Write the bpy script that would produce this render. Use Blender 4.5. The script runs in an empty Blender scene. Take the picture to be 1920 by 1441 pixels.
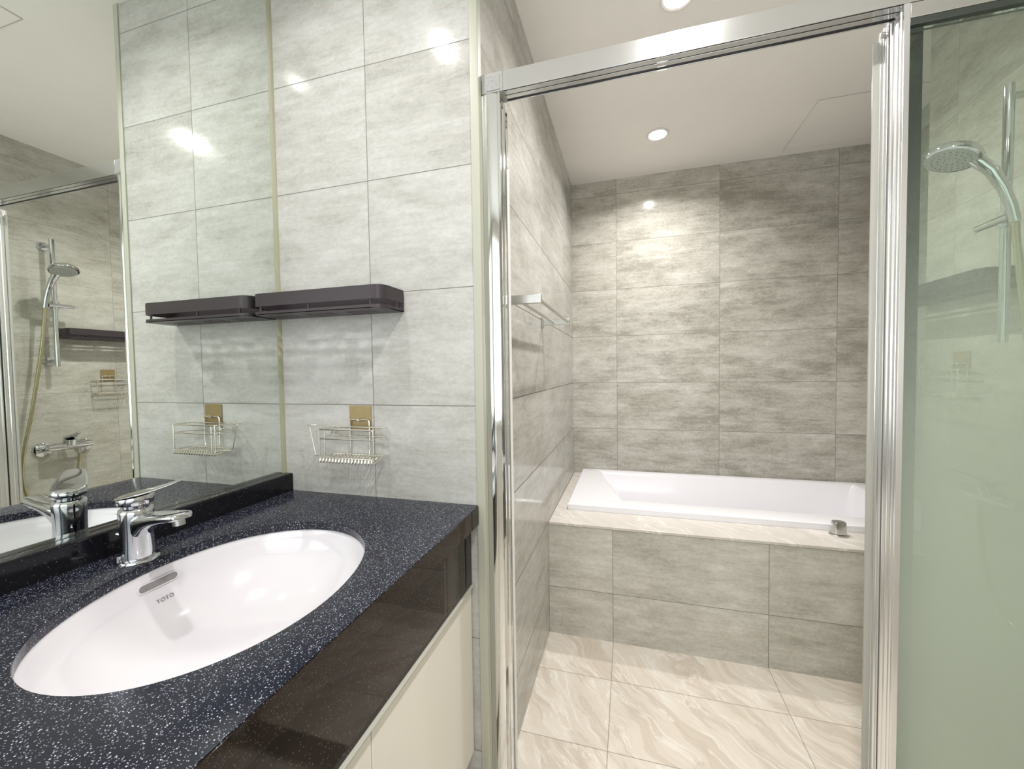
import bpy, bmesh, math, random
from mathutils import Vector, Matrix

random.seed(7)
PI = math.pi
SC = bpy.context.scene
COL = SC.collection

# ------------------------------------------------------------------ camera
CEIL = 2.407
L0 = 1.1124            # height of one tile joint; rows every 0.3
MX = -0.0095           # mirror plane
W1 = 0.6176            # shower side face of the partition
YF = 1.744             # far wall
YT = 0.833             # front of the bath surround
DECK = 0.513
CT = 0.86              # counter top

def make_camera():
    yaw, pitch, roll = -0.279997, 0.035045, -0.014726
    cy, sy, cp, sp = math.cos(yaw), math.sin(yaw), math.cos(pitch), math.sin(pitch)
    f = Vector((sy * cp, cy * cp, -sp)); r = Vector((cy, -sy, 0)); u = r.cross(f)
    c, s = math.cos(roll), math.sin(roll)
    r2 = c * r + s * u; u2 = -s * r + c * u
    cam = bpy.data.cameras.new('camera'); o = bpy.data.objects.new('camera', cam); COL.objects.link(o)
    m = Matrix((r2, u2, -f)).transposed().to_4x4(); m.translation = Vector((0.96576, -0.94752, 1.2011))
    o.matrix_world = m
    cam.sensor_width = 36.0; cam.lens = 754.39 / 1920 * 36.0
    cam.clip_start = 0.02
    SC.camera = o
make_camera()

# ------------------------------------------------------------------ light and exposure
SC.view_settings.view_transform = 'Standard'
SC.view_settings.look = 'None'
SC.view_settings.exposure = 1.06
SC.view_settings.gamma = 1
SC.view_settings.use_curve_mapping = False
world = bpy.data.worlds.new('world'); SC.world = world; world.use_nodes = True
world.node_tree.nodes['Background'].inputs[0].default_value = (0.9, 0.95, 1.0, 1)
world.node_tree.nodes['Background'].inputs[1].default_value = 0.6

LAMPS = [  # x, y, watts, label
    (1.12, 1.30, 4.6, 'round recessed downlight glowing in the ceiling above the bathtub'),
    (1.127, 0.50, 5.0, 'round recessed downlight above the shower floor, just over the door header'),
    (0.32, -0.45, 2.0, 'round recessed downlight above the washbasin counter'),
    (1.15, -0.62, 5.6, 'round recessed downlight in the middle of the washroom ceiling'),
]
def lamp(x, y, watts):
    l = bpy.data.lights.new('downlight_beam', 'AREA'); l.shape = 'DISK'; l.size = 0.05; l.energy = watts; l.spread = math.radians(145)
    l.color = (1.0, 0.985, 0.965)
    o = bpy.data.objects.new('downlight_beam', l); COL.objects.link(o)
    o.location = (x, y, CEIL - 0.012)
    return o
for _x, _y, _w, _l in LAMPS: lamp(_x, _y, _w)
def added_fill():   # made-up fill light behind the camera, brightens the room
    l = bpy.data.lights.new('added_fill_light', 'AREA'); l.shape = 'RECTANGLE'; l.size = 1.6; l.size_y = 1.3; l.energy = 7
    l.color = (0.93, 0.97, 1.0)
    o = bpy.data.objects.new('added_fill_light', l); COL.objects.link(o)
    o.location = (1.0, -2.10, 1.50); o.rotation_euler = (PI / 2 + math.radians(35), 0, 0)   # tilted up so the added light reaches the ceiling
added_fill()

# ------------------------------------------------------------------ node helpers
def new_mat(name):
    m = bpy.data.materials.new(name); m.use_nodes = True
    nt = m.node_tree; b = nt.nodes['Principled BSDF']
    return m, nt, b
def setp(b, **k):
    names = dict(color='Base Color', rough='Roughness', metal='Metallic', spec='Specular IOR Level', coat='Coat Weight', coat_rough='Coat Roughness', trans='Transmission Weight', ior='IOR', emis='Emission Color', emis_s='Emission Strength')
    for a, v in k.items():
        i = b.inputs[names[a]]
        i.default_value = (*v, 1) if isinstance(v, tuple) and len(v) == 3 else v
class G:
    """small expression builder for shader maths"""
    def __init__(s, nt): s.nt = nt
    def n(s, t, **k):
        x = s.nt.nodes.new(t)
        for a, v in k.items(): setattr(x, a, v)
        return x
    def m(s, op, a, b=None, c=None):
        x = s.n('ShaderNodeMath', operation=op)
        for i, v in enumerate((a, b, c)):
            if v is None: continue
            if isinstance(v, (int, float)): x.inputs[i].default_value = v
            else: s.nt.links.new(v, x.inputs[i])
        return x.outputs[0]
    def comb(s, a, b, c):
        x = s.n('ShaderNodeCombineXYZ')
        for i, v in enumerate((a, b, c)):
            if isinstance(v, (int, float)): x.inputs[i].default_value = v
            else: s.nt.links.new(v, x.inputs[i])
        return x.outputs[0]
    def noise(s, vec, scale=1.0, detail=4, rough=0.55, dist=0.0):
        x = s.n('ShaderNodeTexNoise'); s.nt.links.new(vec, x.inputs['Vector'])
        x.inputs['Scale'].default_value = scale; x.inputs['Detail'].default_value = detail
        x.inputs['Roughness'].default_value = rough; x.inputs['Distortion'].default_value = dist
        return x.outputs['Fac']
    def ramp(s, v, pts):
        x = s.n('ShaderNodeValToRGB'); s.nt.links.new(v, x.inputs[0])
        e = x.color_ramp.elements
        while len(e) > 1: e.remove(e[-1])
        e[0].position = pts[0][0]; e[0].color = (*pts[0][1], 1)
        for p, c in pts[1:]:
            q = e.new(p); q.color = (*c, 1)
        return x.outputs[0]
    def mix(s, f, a, b):
        x = s.n('ShaderNodeMix', data_type='RGBA')
        for i, v in ((0, f), (6, a), (7, b)):
            if isinstance(v, tuple): x.inputs[i].default_value = (*v, 1)
            elif isinstance(v, (int, float)): x.inputs[i].default_value = v
            else: s.nt.links.new(v, x.inputs[i])
        return x.outputs[2]
    def pos(s):
        g = s.n('ShaderNodeNewGeometry'); q = s.n('ShaderNodeSeparateXYZ')
        s.nt.links.new(g.outputs['Position'], q.inputs[0])
        return q.outputs
    def bump(s, h, strength, dist, b):
        x = s.n('ShaderNodeBump'); x.inputs['Strength'].default_value = strength; x.inputs['Distance'].default_value = dist
        s.nt.links.new(h, x.inputs['Height']); s.nt.links.new(x.outputs[0], b.inputs['Normal'])
    def link(s, a, b): s.nt.links.new(a, b)
def joint(g, c, w):
    """1 close to a joint; c is a coordinate in tile units, w the half width in tile units"""
    fr = g.m('FRACT', c)
    d = g.m('MINIMUM', fr, g.m('SUBTRACT', 1.0, fr))
    return g.m('LESS_THAN', d, w)

def tile_material(name, axis, u0=0.3, z0=L0, contrast=1.0, rows=0.3, tint=(1, 1, 1), ujoint=0.85, vjoint=0.9, dark=0.0, jw=0.0011):
    m, nt, b = new_mat(name); g = G(nt); p = g.pos()
    u = p[0] if axis == 'x' else p[1]
    cu = g.m('DIVIDE', g.m('SUBTRACT', u, u0), 0.6)
    cv = g.m('DIVIDE', g.m('SUBTRACT', p[2], z0), rows)
    iu = g.m('FLOOR', cu); iv = g.m('FLOOR', cv)
    wn = g.n('ShaderNodeTexWhiteNoise', noise_dimensions='3D'); g.link(g.comb(iu, iv, 3.0 if axis == 'x' else 8.0), wn.inputs[0])
    rnd = wn.outputs[0]
    off = g.m('MULTIPLY', rnd, 40.0)
    v1 = g.comb(g.m('ADD', g.m('MULTIPLY', u, 2.6), off), g.m('MULTIPLY', p[2], 8.5), off)
    n1 = g.noise(v1, 1.5, 8, 0.68, 0.25)
    v2 = g.comb(g.m('ADD', g.m('MULTIPLY', u, 6.0), off), g.m('MULTIPLY', p[2], 60.0), 5.0)
    n2 = g.noise(v2, 1.0, 5, 0.7, 0.3)
    v3 = g.comb(g.m('ADD', g.m('MULTIPLY', u, 2.0), off), g.m('MULTIPLY', p[2], 2.2), off)
    n3 = g.noise(v3, 1.6, 3, 0.5)
    v4 = g.comb(g.m('MULTIPLY', u, 75.0), g.m('MULTIPLY', p[2], 105.0), off)
    n4 = g.noise(v4, 1.0, 5, 0.75)
    s = g.m('ADD', g.m('MULTIPLY', n1, 0.55), g.m('MULTIPLY', n2, 0.28))
    s = g.m('ADD', s, g.m('MULTIPLY', n3, 0.22))
    s = g.m('ADD', s, g.m('ADD', g.m('MULTIPLY', n4, 0.36), -0.09))
    s = g.m('ADD', s, g.m('MULTIPLY', g.m('SUBTRACT', rnd, 0.5), 0.05))
    v5 = g.comb(g.m('ADD', g.m('MULTIPLY', u, 10.0), off), g.m('MULTIPLY', p[2], 19.0), off)
    n5 = g.noise(v5, 1.0, 8, 0.72, 0.3)
    s = g.m('ADD', s, g.m('MULTIPLY', g.m('SUBTRACT', n5, 0.5), 0.34))
    s = g.m('ADD', g.m('MULTIPLY', g.m('SUBTRACT', s, 0.6), 1.75 * contrast), 0.5 - dark)
    def t(c): return tuple(c[i] * tint[i] for i in range(3))
    col = g.ramp(s, [(0.2, t((0.40, 0.385, 0.345))), (0.42, t((0.54, 0.53, 0.485))), (0.58, t((0.63, 0.62, 0.58))), (0.8, t((0.74, 0.735, 0.705)))])
    j = g.m('MAXIMUM', g.m('MULTIPLY', joint(g, cu, 0.0011 / 0.6), ujoint), g.m('MULTIPLY', joint(g, cv, jw / rows), vjoint))
    g.link(g.mix(j, col, (0.16, 0.15, 0.13)), b.inputs['Base Color']); setp(b, spec=0.17)
    g.link(g.m('ADD', g.m('MULTIPLY', j, 0.5), g.m('ADD', 0.10, g.m('MULTIPLY', n2, 0.06))), b.inputs['Roughness'])
    g.bump(g.m('SUBTRACT', g.m('MULTIPLY', n4, 0.15), j), 0.25, 0.001, b)
    return m

def marble_material(name, jx=0.3, jy=0.007, scale=1.0, polish=0.28, joints=True, pale=False):
    m, nt, b = new_mat(name); g = G(nt); p = g.pos()
    cx = g.m('DIVIDE', g.m('SUBTRACT', p[0], jx), 0.6); cy = g.m('DIVIDE', g.m('SUBTRACT', p[1], jy), 0.3)
    wn = g.n('ShaderNodeTexWhiteNoise', noise_dimensions='3D'); g.link(g.comb(g.m('FLOOR', cx), g.m('FLOOR', cy), 1.0), wn.inputs[0])
    off = g.m('MULTIPLY', wn.outputs[0], 30.0)
    # rotate into the vein direction (veins run about 56 degrees off the x axis)
    ca, sa = math.cos(math.radians(-50)), math.sin(math.radians(-50))
    al = g.m('ADD', g.m('MULTIPLY', p[0], ca), g.m('MULTIPLY', p[1], sa))
    ac = g.m('SUBTRACT', g.m('MULTIPLY', p[1], ca), g.m('MULTIPLY', p[0], sa))
    wob = g.noise(g.comb(al, ac, off), 3.0, 3, 0.5)
    ac2 = g.m('ADD', ac, g.m('MULTIPLY', wob, 0.25))
    n1 = g.noise(g.comb(g.m('MULTIPLY', al, 2.2), g.m('MULTIPLY', ac2, 13.0), off), 1.3 * scale, 6, 0.62, 0.6)
    n2 = g.noise(g.comb(g.m('MULTIPLY', al, 1.6), g.m('MULTIPLY', ac2, 9.0), g.m('ADD', off, 9.0)), 1.4 * scale, 5, 0.6, 0.9)
    base = g.ramp(n1, [(0.3, (0.56, 0.485, 0.40)), (0.5, (0.68, 0.61, 0.525)), (0.7, (0.75, 0.695, 0.62))])
    if pale: base = g.mix(0.7, base, (0.64, 0.605, 0.565))
    v = g.m('ABSOLUTE', g.m('SUBTRACT', n2, 0.52))
    vein = g.m('SUBTRACT', 1.0, g.m('MINIMUM', 1.0, g.m('MULTIPLY', v, 38.0)))
    c = g.mix(g.m('MULTIPLY', vein, 0.6), base, (0.86, 0.82, 0.76))
    v2 = g.m('ABSOLUTE', g.m('SUBTRACT', n1, 0.44))
    vein2 = g.m('SUBTRACT', 1.0, g.m('MINIMUM', 1.0, g.m('MULTIPLY', v2, 55.0)))
    c = g.mix(g.m('MULTIPLY', vein2, 0.12 if pale else 0.30), c, (0.44, 0.36, 0.27))
    if joints:
        j = g.m('MAXIMUM', joint(g, cx, 0.0013 / 0.6), joint(g, cy, 0.0013 / 0.3))
        c = g.mix(g.m('MULTIPLY', j, 0.75), c, (0.22, 0.18, 0.14))
    g.link(c, b.inputs['Base Color']); setp(b, rough=polish)
    return m

def granite_material(name, base, flake, amount=0.16, rough=0.16):
    m, nt, b = new_mat(name); g = G(nt)
    ge = g.n('ShaderNodeNewGeometry')
    def specks(scale, thr, keep):
        vo = g.n('ShaderNodeTexVoronoi'); g.link(ge.outputs['Position'], vo.inputs['Vector']); vo.inputs['Scale'].default_value = scale
        sp = g.n('ShaderNodeSeparateColor'); g.link(vo.outputs['Color'], sp.inputs[0])
        return g.m('MULTIPLY', g.m('LESS_THAN', vo.outputs['Distance'], thr), g.m('LESS_THAN', sp.outputs[0], keep)), sp.outputs[1]
    a, ra = specks(620, 0.36, amount * 1.9)
    c2, rb = specks(400, 0.30, amount)
    nz = g.noise(ge.outputs['Position'], 9, 3, 0.5)
    basec = g.mix(nz, base, tuple(x * 1.8 for x in base))
    c = g.mix(g.m('MULTIPLY', a, g.m('ADD', 0.15, g.m('MULTIPLY', ra, 0.5))), basec, flake)
    c = g.mix(g.m('MULTIPLY', c2, g.m('ADD', 0.35, g.m('MULTIPLY', rb, 0.65))), c, flake)
    g.link(c, b.inputs['Base Color']); setp(b, rough=rough, spec=0.3)
    return m

def plain(name, color, rough=0.5, metal=0.0, var=0.03, scale=6, **k):
    m, nt, b = new_mat(name); g = G(nt); ge = g.n('ShaderNodeNewGeometry')
    n = g.noise(ge.outputs['Position'], scale, 3, 0.5)
    g.link(g.mix(n, tuple(max(0, c * (1 - var)) for c in color), tuple(min(1, c * (1 + var)) for c in color)), b.inputs['Base Color'])
    setp(b, rough=rough, metal=metal, **k)
    return m

def mirror_material(name):
    m, nt, b = new_mat(name); g = G(nt); ge = g.n('ShaderNodeNewGeometry')
    n = g.noise(ge.outputs['Position'], 4, 2, 0.5)
    g.link(g.mix(n, (0.86, 0.905, 0.865), (0.88, 0.92, 0.88)), b.inputs['Base Color'])
    setp(b, metal=1.0, rough=0.0)
    return m

def glass_material(name, frost=True, tint=(0.93, 0.965, 0.935)):
    """thin clear pane with a frosted film that thickens downwards"""
    m = bpy.data.materials.new(name); m.use_nodes = True; nt = m.node_tree; nt.nodes.clear(); g = G(nt)
    out = g.n('ShaderNodeOutputMaterial')
    tr = g.n('ShaderNodeBsdfTransparent'); tr.inputs[0].default_value = (*tint, 1)
    gl = g.n('ShaderNodeBsdfGlossy'); gl.inputs['Roughness'].default_value = 0.02; gl.inputs[0].default_value = (0.9, 0.95, 0.92, 1)
    fr = g.n('ShaderNodeFresnel'); fr.inputs[0].default_value = 1.35
    geo = g.n('ShaderNodeNewGeometry')
    mx = g.n('ShaderNodeMixShader'); g.link(fr.outputs[0], mx.inputs[0]); g.link(tr.outputs[0], mx.inputs[1]); g.link(gl.outputs[0], mx.inputs[2])
    last = mx
    if frost:
        p = g.pos()
        n = g.noise(g.comb(g.m('MULTIPLY', p[0], 3.0), p[1], g.m('MULTIPLY', p[2], 1.6)), 3.0, 4, 0.6)
        z = g.m('ADD', p[2], g.m('MULTIPLY', g.m('SUBTRACT', n, 0.5), 0.18))
        mr = g.n('ShaderNodeMapRange', interpolation_type='SMOOTHSTEP'); g.link(g.m('MULTIPLY', z, -1.0), mr.inputs[0])
        mr.inputs[1].default_value = -1.75; mr.inputs[2].default_value = -0.60; mr.inputs[3].default_value = 0.03; mr.inputs[4].default_value = 0.78
        df = g.n('ShaderNodeBsdfDiffuse'); df.inputs[0].default_value = (0.74, 0.80, 0.69, 1)
        tl = g.n('ShaderNodeBsdfTranslucent'); tl.inputs[0].default_value = (0.64, 0.69, 0.60, 1)
        fm = g.n('ShaderNodeMixShader'); fm.inputs[0].default_value = 0.5; g.link(df.outputs[0], fm.inputs[1]); g.link(tl.outputs[0], fm.inputs[2])
        sn = g.n('ShaderNodeVectorMath', operation='SNAP'); g.link(geo.outputs['Position'], sn.inputs[0]); sn.inputs[1].default_value = (0.0001, 0.0001, 0.0001)
        wn = g.n('ShaderNodeTexWhiteNoise', noise_dimensions='3D'); g.link(sn.outputs[0], wn.inputs[0])
        dots = g.m('LESS_THAN', wn.outputs[0], mr.outputs[0])     # the film is printed as fine dots
        m2 = g.n('ShaderNodeMixShader'); g.link(dots, m2.inputs[0]); g.link(mx.outputs[0], m2.inputs[1]); g.link(fm.outputs[0], m2.inputs[2])
        last = m2
    g.link(last.outputs[0], out.inputs[0])
    return m

M = dict(  # tile tints vary by wall: light differences put into one tile's colour
    tile_x=tile_material('tile_partition', 'x', 0.3, contrast=0.85, tint=(0.84, 0.84, 0.85)),
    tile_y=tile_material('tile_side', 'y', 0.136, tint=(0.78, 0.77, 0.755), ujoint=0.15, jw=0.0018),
    tile_far=tile_material('tile_far', 'x', 0.3, contrast=1.3, tint=(0.90, 0.875, 0.84), ujoint=0.8, vjoint=0.8, dark=0.06),
    tile_right=tile_material('tile_right', 'y', 0.14, tint=(0.80, 0.78, 0.74), ujoint=0.5, vjoint=0.55),
    tile_tub=tile_material('tile_tub', 'x', 0.3, z0=0.2166, tint=(0.97, 0.95, 0.92)),
    floor=marble_material('floor_marble'),
    deck=marble_material('deck_marble', scale=0.8, polish=0.22, joints=False, pale=True),
    ceiling=plain('ceiling_paint', (0.94, 0.915, 0.875), 0.85),
    cream=plain('cream_wall_paint', (0.82, 0.79, 0.71), 0.6),
    white_door=plain('cream_lacquer', (0.80, 0.765, 0.68), 0.3, spec=0.5),
    trim=plain('corner_trim_plastic', (0.47, 0.47, 0.39), 0.4),
    silicone=plain('olive_silicone', (0.36, 0.35, 0.24), 0.4),
    mirror=mirror_material('mirror_silver'),
    mirror_edge=plain('mirror_edge_glass', (0.45, 0.50, 0.38), 0.2),
    counter=granite_material('black_granite', (0.009, 0.010, 0.017), (0.66, 0.68, 0.80), 0.15, 0.19),
    apron=granite_material('dark_granite_front', (0.012, 0.007, 0.005), (0.20, 0.17, 0.15), 0.08, 0.04),
    splash=granite_material('black_granite_upstand', (0.006, 0.006, 0.008), (0.22, 0.22, 0.26), 0.03, 0.10),
    porcelain=plain('white_porcelain', (0.74, 0.715, 0.74), 0.12, coat=0.4, var=0.01),
    acrylic=plain('white_acrylic', (0.90, 0.88, 0.91), 0.14, var=0.01),
    chrome=plain('chrome', (0.66, 0.67, 0.69), 0.05, 1.0, var=0.01),
    polished=plain('polished_aluminium', (0.76, 0.765, 0.765), 0.13, 1.0, var=0.02),
    satin=plain('satin_aluminium', (0.62, 0.62, 0.59), 0.3, 1.0, var=0.02),
    steel=plain('bright_wire', (0.86, 0.83, 0.76), 0.16, 1.0, var=0.02),
    gold=plain('bronze_pad', (0.33, 0.25, 0.12), 0.35, 0.35, var=0.12, scale=60),
    black=plain('black_anodised', (0.055, 0.042, 0.048), 0.35, 0.25, var=0.05),
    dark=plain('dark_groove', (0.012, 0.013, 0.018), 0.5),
    white_strip=plain('white_seal', (0.80, 0.79, 0.76), 0.25),
    seal=plain('translucent_seal', (0.40, 0.39, 0.35), 0.2),
    glass=glass_material('frosted_shower_glass'),
    clear=glass_material('clear_shower_glass', False, (0.93, 0.955, 0.935)),
    rail_cream=plain('finger_rail_cream', (0.50, 0.49, 0.42), 0.3),
    cap=plain('cap_grey', (0.33, 0.33, 0.31), 0.45),
    hose=plain('brass_tinted_hose', (0.52, 0.47, 0.30), 0.25, 0.9),
    nozzle=plain('grey_nozzle_face', (0.50, 0.51, 0.49), 0.4, var=0.25, scale=160),
    ink=plain('grey_lettering', (0.20, 0.19, 0.19), 0.5),
    hole=plain('dark_hole', (0.25, 0.235, 0.23), 0.5),
    trimring=plain('white_lamp_ring', (0.85, 0.83, 0.80), 0.35),
    line=plain('hatch_gap', (0.62, 0.58, 0.52), 0.7),
    wood=plain('dark_plinth', (0.22, 0.20, 0.18), 0.5),
)
def emit(name, col, s):
    m, nt, b = new_mat(name); setp(b, color=col, emis=col, emis_s=s); return m
M['glow'] = emit('lamp_glow', (1.0, 0.95, 0.86), 7)
M['added_fill'] = emit('added_window_glow', (0.93, 0.97, 1.0), 0.55)  # glow of the made-up pane that goes with the fill light

# ------------------------------------------------------------------ mesh helpers
def box(bm, x0, x1, y0, y1, z0, z1):
    vs = [bm.verts.new((x, y, z)) for x in (x0, x1) for y in (y0, y1) for z in (z0, z1)]
    for f in ((0, 1, 3, 2), (4, 6, 7, 5), (0, 4, 5, 1), (2, 3, 7, 6), (0, 2, 6, 4), (1, 5, 7, 3)):
        bm.faces.new([vs[i] for i in f])
def loft(bm, rings, caps=True, closed=True):
    R = [[bm.verts.new(p) for p in r] for r in rings]
    n = len(R[0])
    for a, b in zip(R, R[1:]):
        for i in range(n if closed else n - 1):
            bm.faces.new((a[i], a[(i + 1) % n], b[(i + 1) % n], b[i]))
    if caps:
        bm.faces.new(R[0][::-1]); bm.faces.new(R[-1])
    return R
def tube(bm, pts, r, seg=10, closed=False):
    pts = [Vector(p) for p in pts]; n = len(pts); rings = []
    up = None
    for i, p in enumerate(pts):
        if closed: t = pts[(i + 1) % n] - pts[i - 1]
        else: t = pts[min(i + 1, n - 1)] - pts[max(i - 1, 0)]
        t.normalize()
        if up is None:
            up = Vector((0, 0, 1)) if abs(t.z) < 0.9 else Vector((1, 0, 0))
        a = t.cross(up)
        if a.length < 1e-4: a = t.cross(Vector((0, 1, 0)))
        a.normalize(); up = a.cross(t)
        rr = r[i] if isinstance(r, (list, tuple)) else r
        rings.append([p + rr * (math.cos(2 * PI * k / seg) * a + math.sin(2 * PI * k / seg) * up) for k in range(seg)])
    if closed: rings.append(rings[0]); loft(bm, rings, False)
    else: loft(bm, rings)
def lathe(bm, prof, c=(0, 0, 0), seg=40, axis='z', caps=True):
    rings = []
    for r, h in prof:
        ring = []
        for k in range(seg):
            a = 2 * PI * k / seg
            u, v = r * math.cos(a), r * math.sin(a)
            if axis == 'z': q = (c[0] + u, c[1] + v, c[2] + h)
            elif axis == 'y': q = (c[0] + u, c[1] + h, c[2] + v)
            else: q = (c[0] + h, c[1] + u, c[2] + v)
            ring.append(q)
        rings.append(ring)
    loft(bm, rings, caps)
def prism(bm, poly, h0, h1, plane='xy'):
    def q(a, b, h):
        return {'xy': (a, b, h), 'yz': (h, a, b), 'xz': (a, h, b)}[plane]
    loft(bm, [[q(a, b, h0) for a, b in poly], [q(a, b, h1) for a, b in poly]])
def rounded(pts, r, seg=6):
    """round the corners of a closed polygon (list of 2d points)"""
    out = []; n = len(pts)
    for i, p in enumerate(pts):
        p = Vector(p); a = Vector(pts[i - 1]); b = Vector(pts[(i + 1) % n])
        rr = r[i] if isinstance(r, (list, tuple)) else r
        if rr <= 0: out.append(tuple(p)); continue
        p0 = p + (a - p).normalized() * rr; p1 = p + (b - p).normalized() * rr
        for k in range(seg + 1):
            t = k / seg
            out.append(tuple((1 - t) ** 2 * p0 + 2 * t * (1 - t) * p + t * t * p1))
    return out
def arc_path(pts, r, seg=6):
    """round the inner corners of an open 3d polyline"""
    out = [Vector(pts[0])]
    for i in range(1, len(pts) - 1):
        p, a, b = Vector(pts[i]), Vector(pts[i - 1]), Vector(pts[i + 1])
        rr = min(r, (a - p).length * .49, (b - p).length * .49)
        p0 = p + (a - p).normalized() * rr; p1 = p + (b - p).normalized() * rr
        for k in range(seg + 1):
            t = k / seg; out.append((1 - t) ** 2 * p0 + 2 * t * (1 - t) * p + t * t * p1)
    out.append(Vector(pts[-1])); return out

def obj(name, bm, mat, parent=None, bevel=0.0, smooth=35, seg=2, kind=None):
    bmesh.ops.recalc_face_normals(bm, faces=bm.faces)
    me = bpy.data.meshes.new(name); bm.to_mesh(me); bm.free()
    me.materials.append(mat)
    o = bpy.data.objects.new(name, me); COL.objects.link(o)
    if bevel:
        md = o.modifiers.new('bevel', 'BEVEL'); md.width = bevel; md.segments = seg; md.limit_method = 'ANGLE'; md.angle_limit = math.radians(40)
    if smooth:
        for p in me.polygons: p.use_smooth = True
        me.set_sharp_from_angle(angle=math.radians(smooth))
    if parent:
        o.parent = parent
        if parent.type == 'EMPTY': o.matrix_parent_inverse = parent.matrix_world.inverted()
    if kind: o['kind'] = kind
    return o
def thing(name, label, cat, loc, group=None):
    o = bpy.data.objects.new(name, None); COL.objects.link(o); o.location = loc; o.empty_display_size = 0.05
    o.matrix_world = Matrix.Translation(loc)
    o['label'] = label; o['category'] = cat
    if group: o['group'] = group
    return o
def tag(o, label, cat, group=None):
    o['label'] = label; o['category'] = cat
    if group: o['group'] = group
    return o
def bx(name, dims, mat, parent=None, bevel=0.0, kind=None):
    bm = bmesh.new(); box(bm, *dims); return obj(name, bm, mat, parent, bevel, smooth=35 if bevel else 0, kind=kind)
def struct(name, dims, mat, label=None, cat=None, bevel=0):
    o = bx(name, dims, mat, None, bevel, 'structure')
    o['label'] = label; o['category'] = cat
    return o

# ------------------------------------------------------------------ the room
XR = 2.0; YB = -2.2; XN = 2.31
struct('floor', (-0.15, 2.45, YB - 0.1, YF + 0.12, -0.1, 0.0), M['floor'], 'beige marble-look tiled floor with diagonal veins', 'floor')
struct('ceiling', (-0.15, 2.45, YB - 0.1, YF + 0.12, CEIL, CEIL + 0.1), M['ceiling'], 'flat cream painted ceiling', 'ceiling')
struct('wall_left', (-0.15, MX - 0.006, YB, 0.0, 0.0, CEIL), M['tile_y'], 'wall behind the big mirror, left of the basin', 'wall')
def partition():
    bm = bmesh.new(); box(bm, -0.15, W1, 0.0, YF + 0.1, 0, CEIL)
    o = obj('wall_partition', bm, M['tile_x'], None, 0, 0, kind='structure')
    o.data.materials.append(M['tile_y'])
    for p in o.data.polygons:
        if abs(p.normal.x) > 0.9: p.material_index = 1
    o['label'] = 'light grey concrete-look tiled partition beside the mirror, running back along the shower'; o['category'] = 'wall'
partition()
struct('wall_far', (W1, XN, YF, YF + 0.1, 0, CEIL), M['tile_far'], 'grey streaked tiled wall behind the bathtub', 'wall')
def right_wall():
    bm = bmesh.new(); box(bm, XR, 2.45, YB, 0.868, 0, CEIL)
    o = obj('wall_right', bm, M['tile_right'], None, 0, 0, kind='structure')
    o.data.materials.append(M['tile_far'])
    for p in o.data.polygons:
        if abs(p.normal.y) > 0.9: p.material_index = 1
    o['label'] = 'grey tiled wall behind the hand shower'; o['category'] = 'wall'
right_wall()
struct('wall_niche', (XN, 2.45, 0.868, YF + 0.1, 0, CEIL), M['tile_right'], 'tiled end wall at the tap end of the bathtub', 'wall')
struct('wall_back', (-0.15, XR, YB - 0.1, YB, 0, CEIL), M['cream'], 'cream painted wall opposite the shower', 'wall')
# rounded corner trim on the partition edge, silicone in the mirror corner
bm = bmesh.new()
prism(bm, rounded([(W1 - 0.019, 0.0005), (W1 - 0.019, -0.0035), (W1 + 0.0025, -0.0035), (W1 + 0.0025, 0.018), (W1 + 0.0003, 0.018), (W1 + 0.0003, 0.0005)], [0, 0, 0.004, 0, 0, 0]), 0.0, CEIL)
o = obj('trim_1', bm, M['trim'], kind='structure'); tag(o, 'cream plastic corner trim down the partition edge', 'trim')
bm = bmesh.new()
prism(bm, [(MX - 0.002, 0.0), (MX + 0.008, 0.0), (MX + 0.0065, -0.0035), (MX + 0.003, -0.0075), (MX - 0.002, -0.008)], CT + 0.05, CEIL)
o = obj('trim_2', bm, M['silicone'], kind='structure'); tag(o, 'olive-brown silicone line in the corner between mirror and tiles', 'trim')
# made-up glowing window behind the camera, added along with the fill light
w = thing('added_window_1', 'added glowing window in the unseen wall opposite the shower', 'window', (1.0, YB, 1.55)); w['kind'] = 'structure'
bx('added_window_pane', (0.15, 1.85, YB + 0.004, YB + 0.010, 0.80, 2.25), M['added_fill'], w)
for _dm in ((0.10, 0.15, YB + 0.001, YB + 0.035, 0.75, 2.30), (1.85, 1.90, YB + 0.001, YB + 0.035, 0.75, 2.30), (0.15, 1.85, YB + 0.001, YB + 0.035, 0.75, 0.80), (0.15, 1.85, YB + 0.001, YB + 0.035, 2.25, 2.30), (0.98, 1.02, YB + 0.011, YB + 0.03, 0.80, 2.25)):
    bx('added_window_frame', _dm, M['white_door'], w, 0.002)

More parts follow.
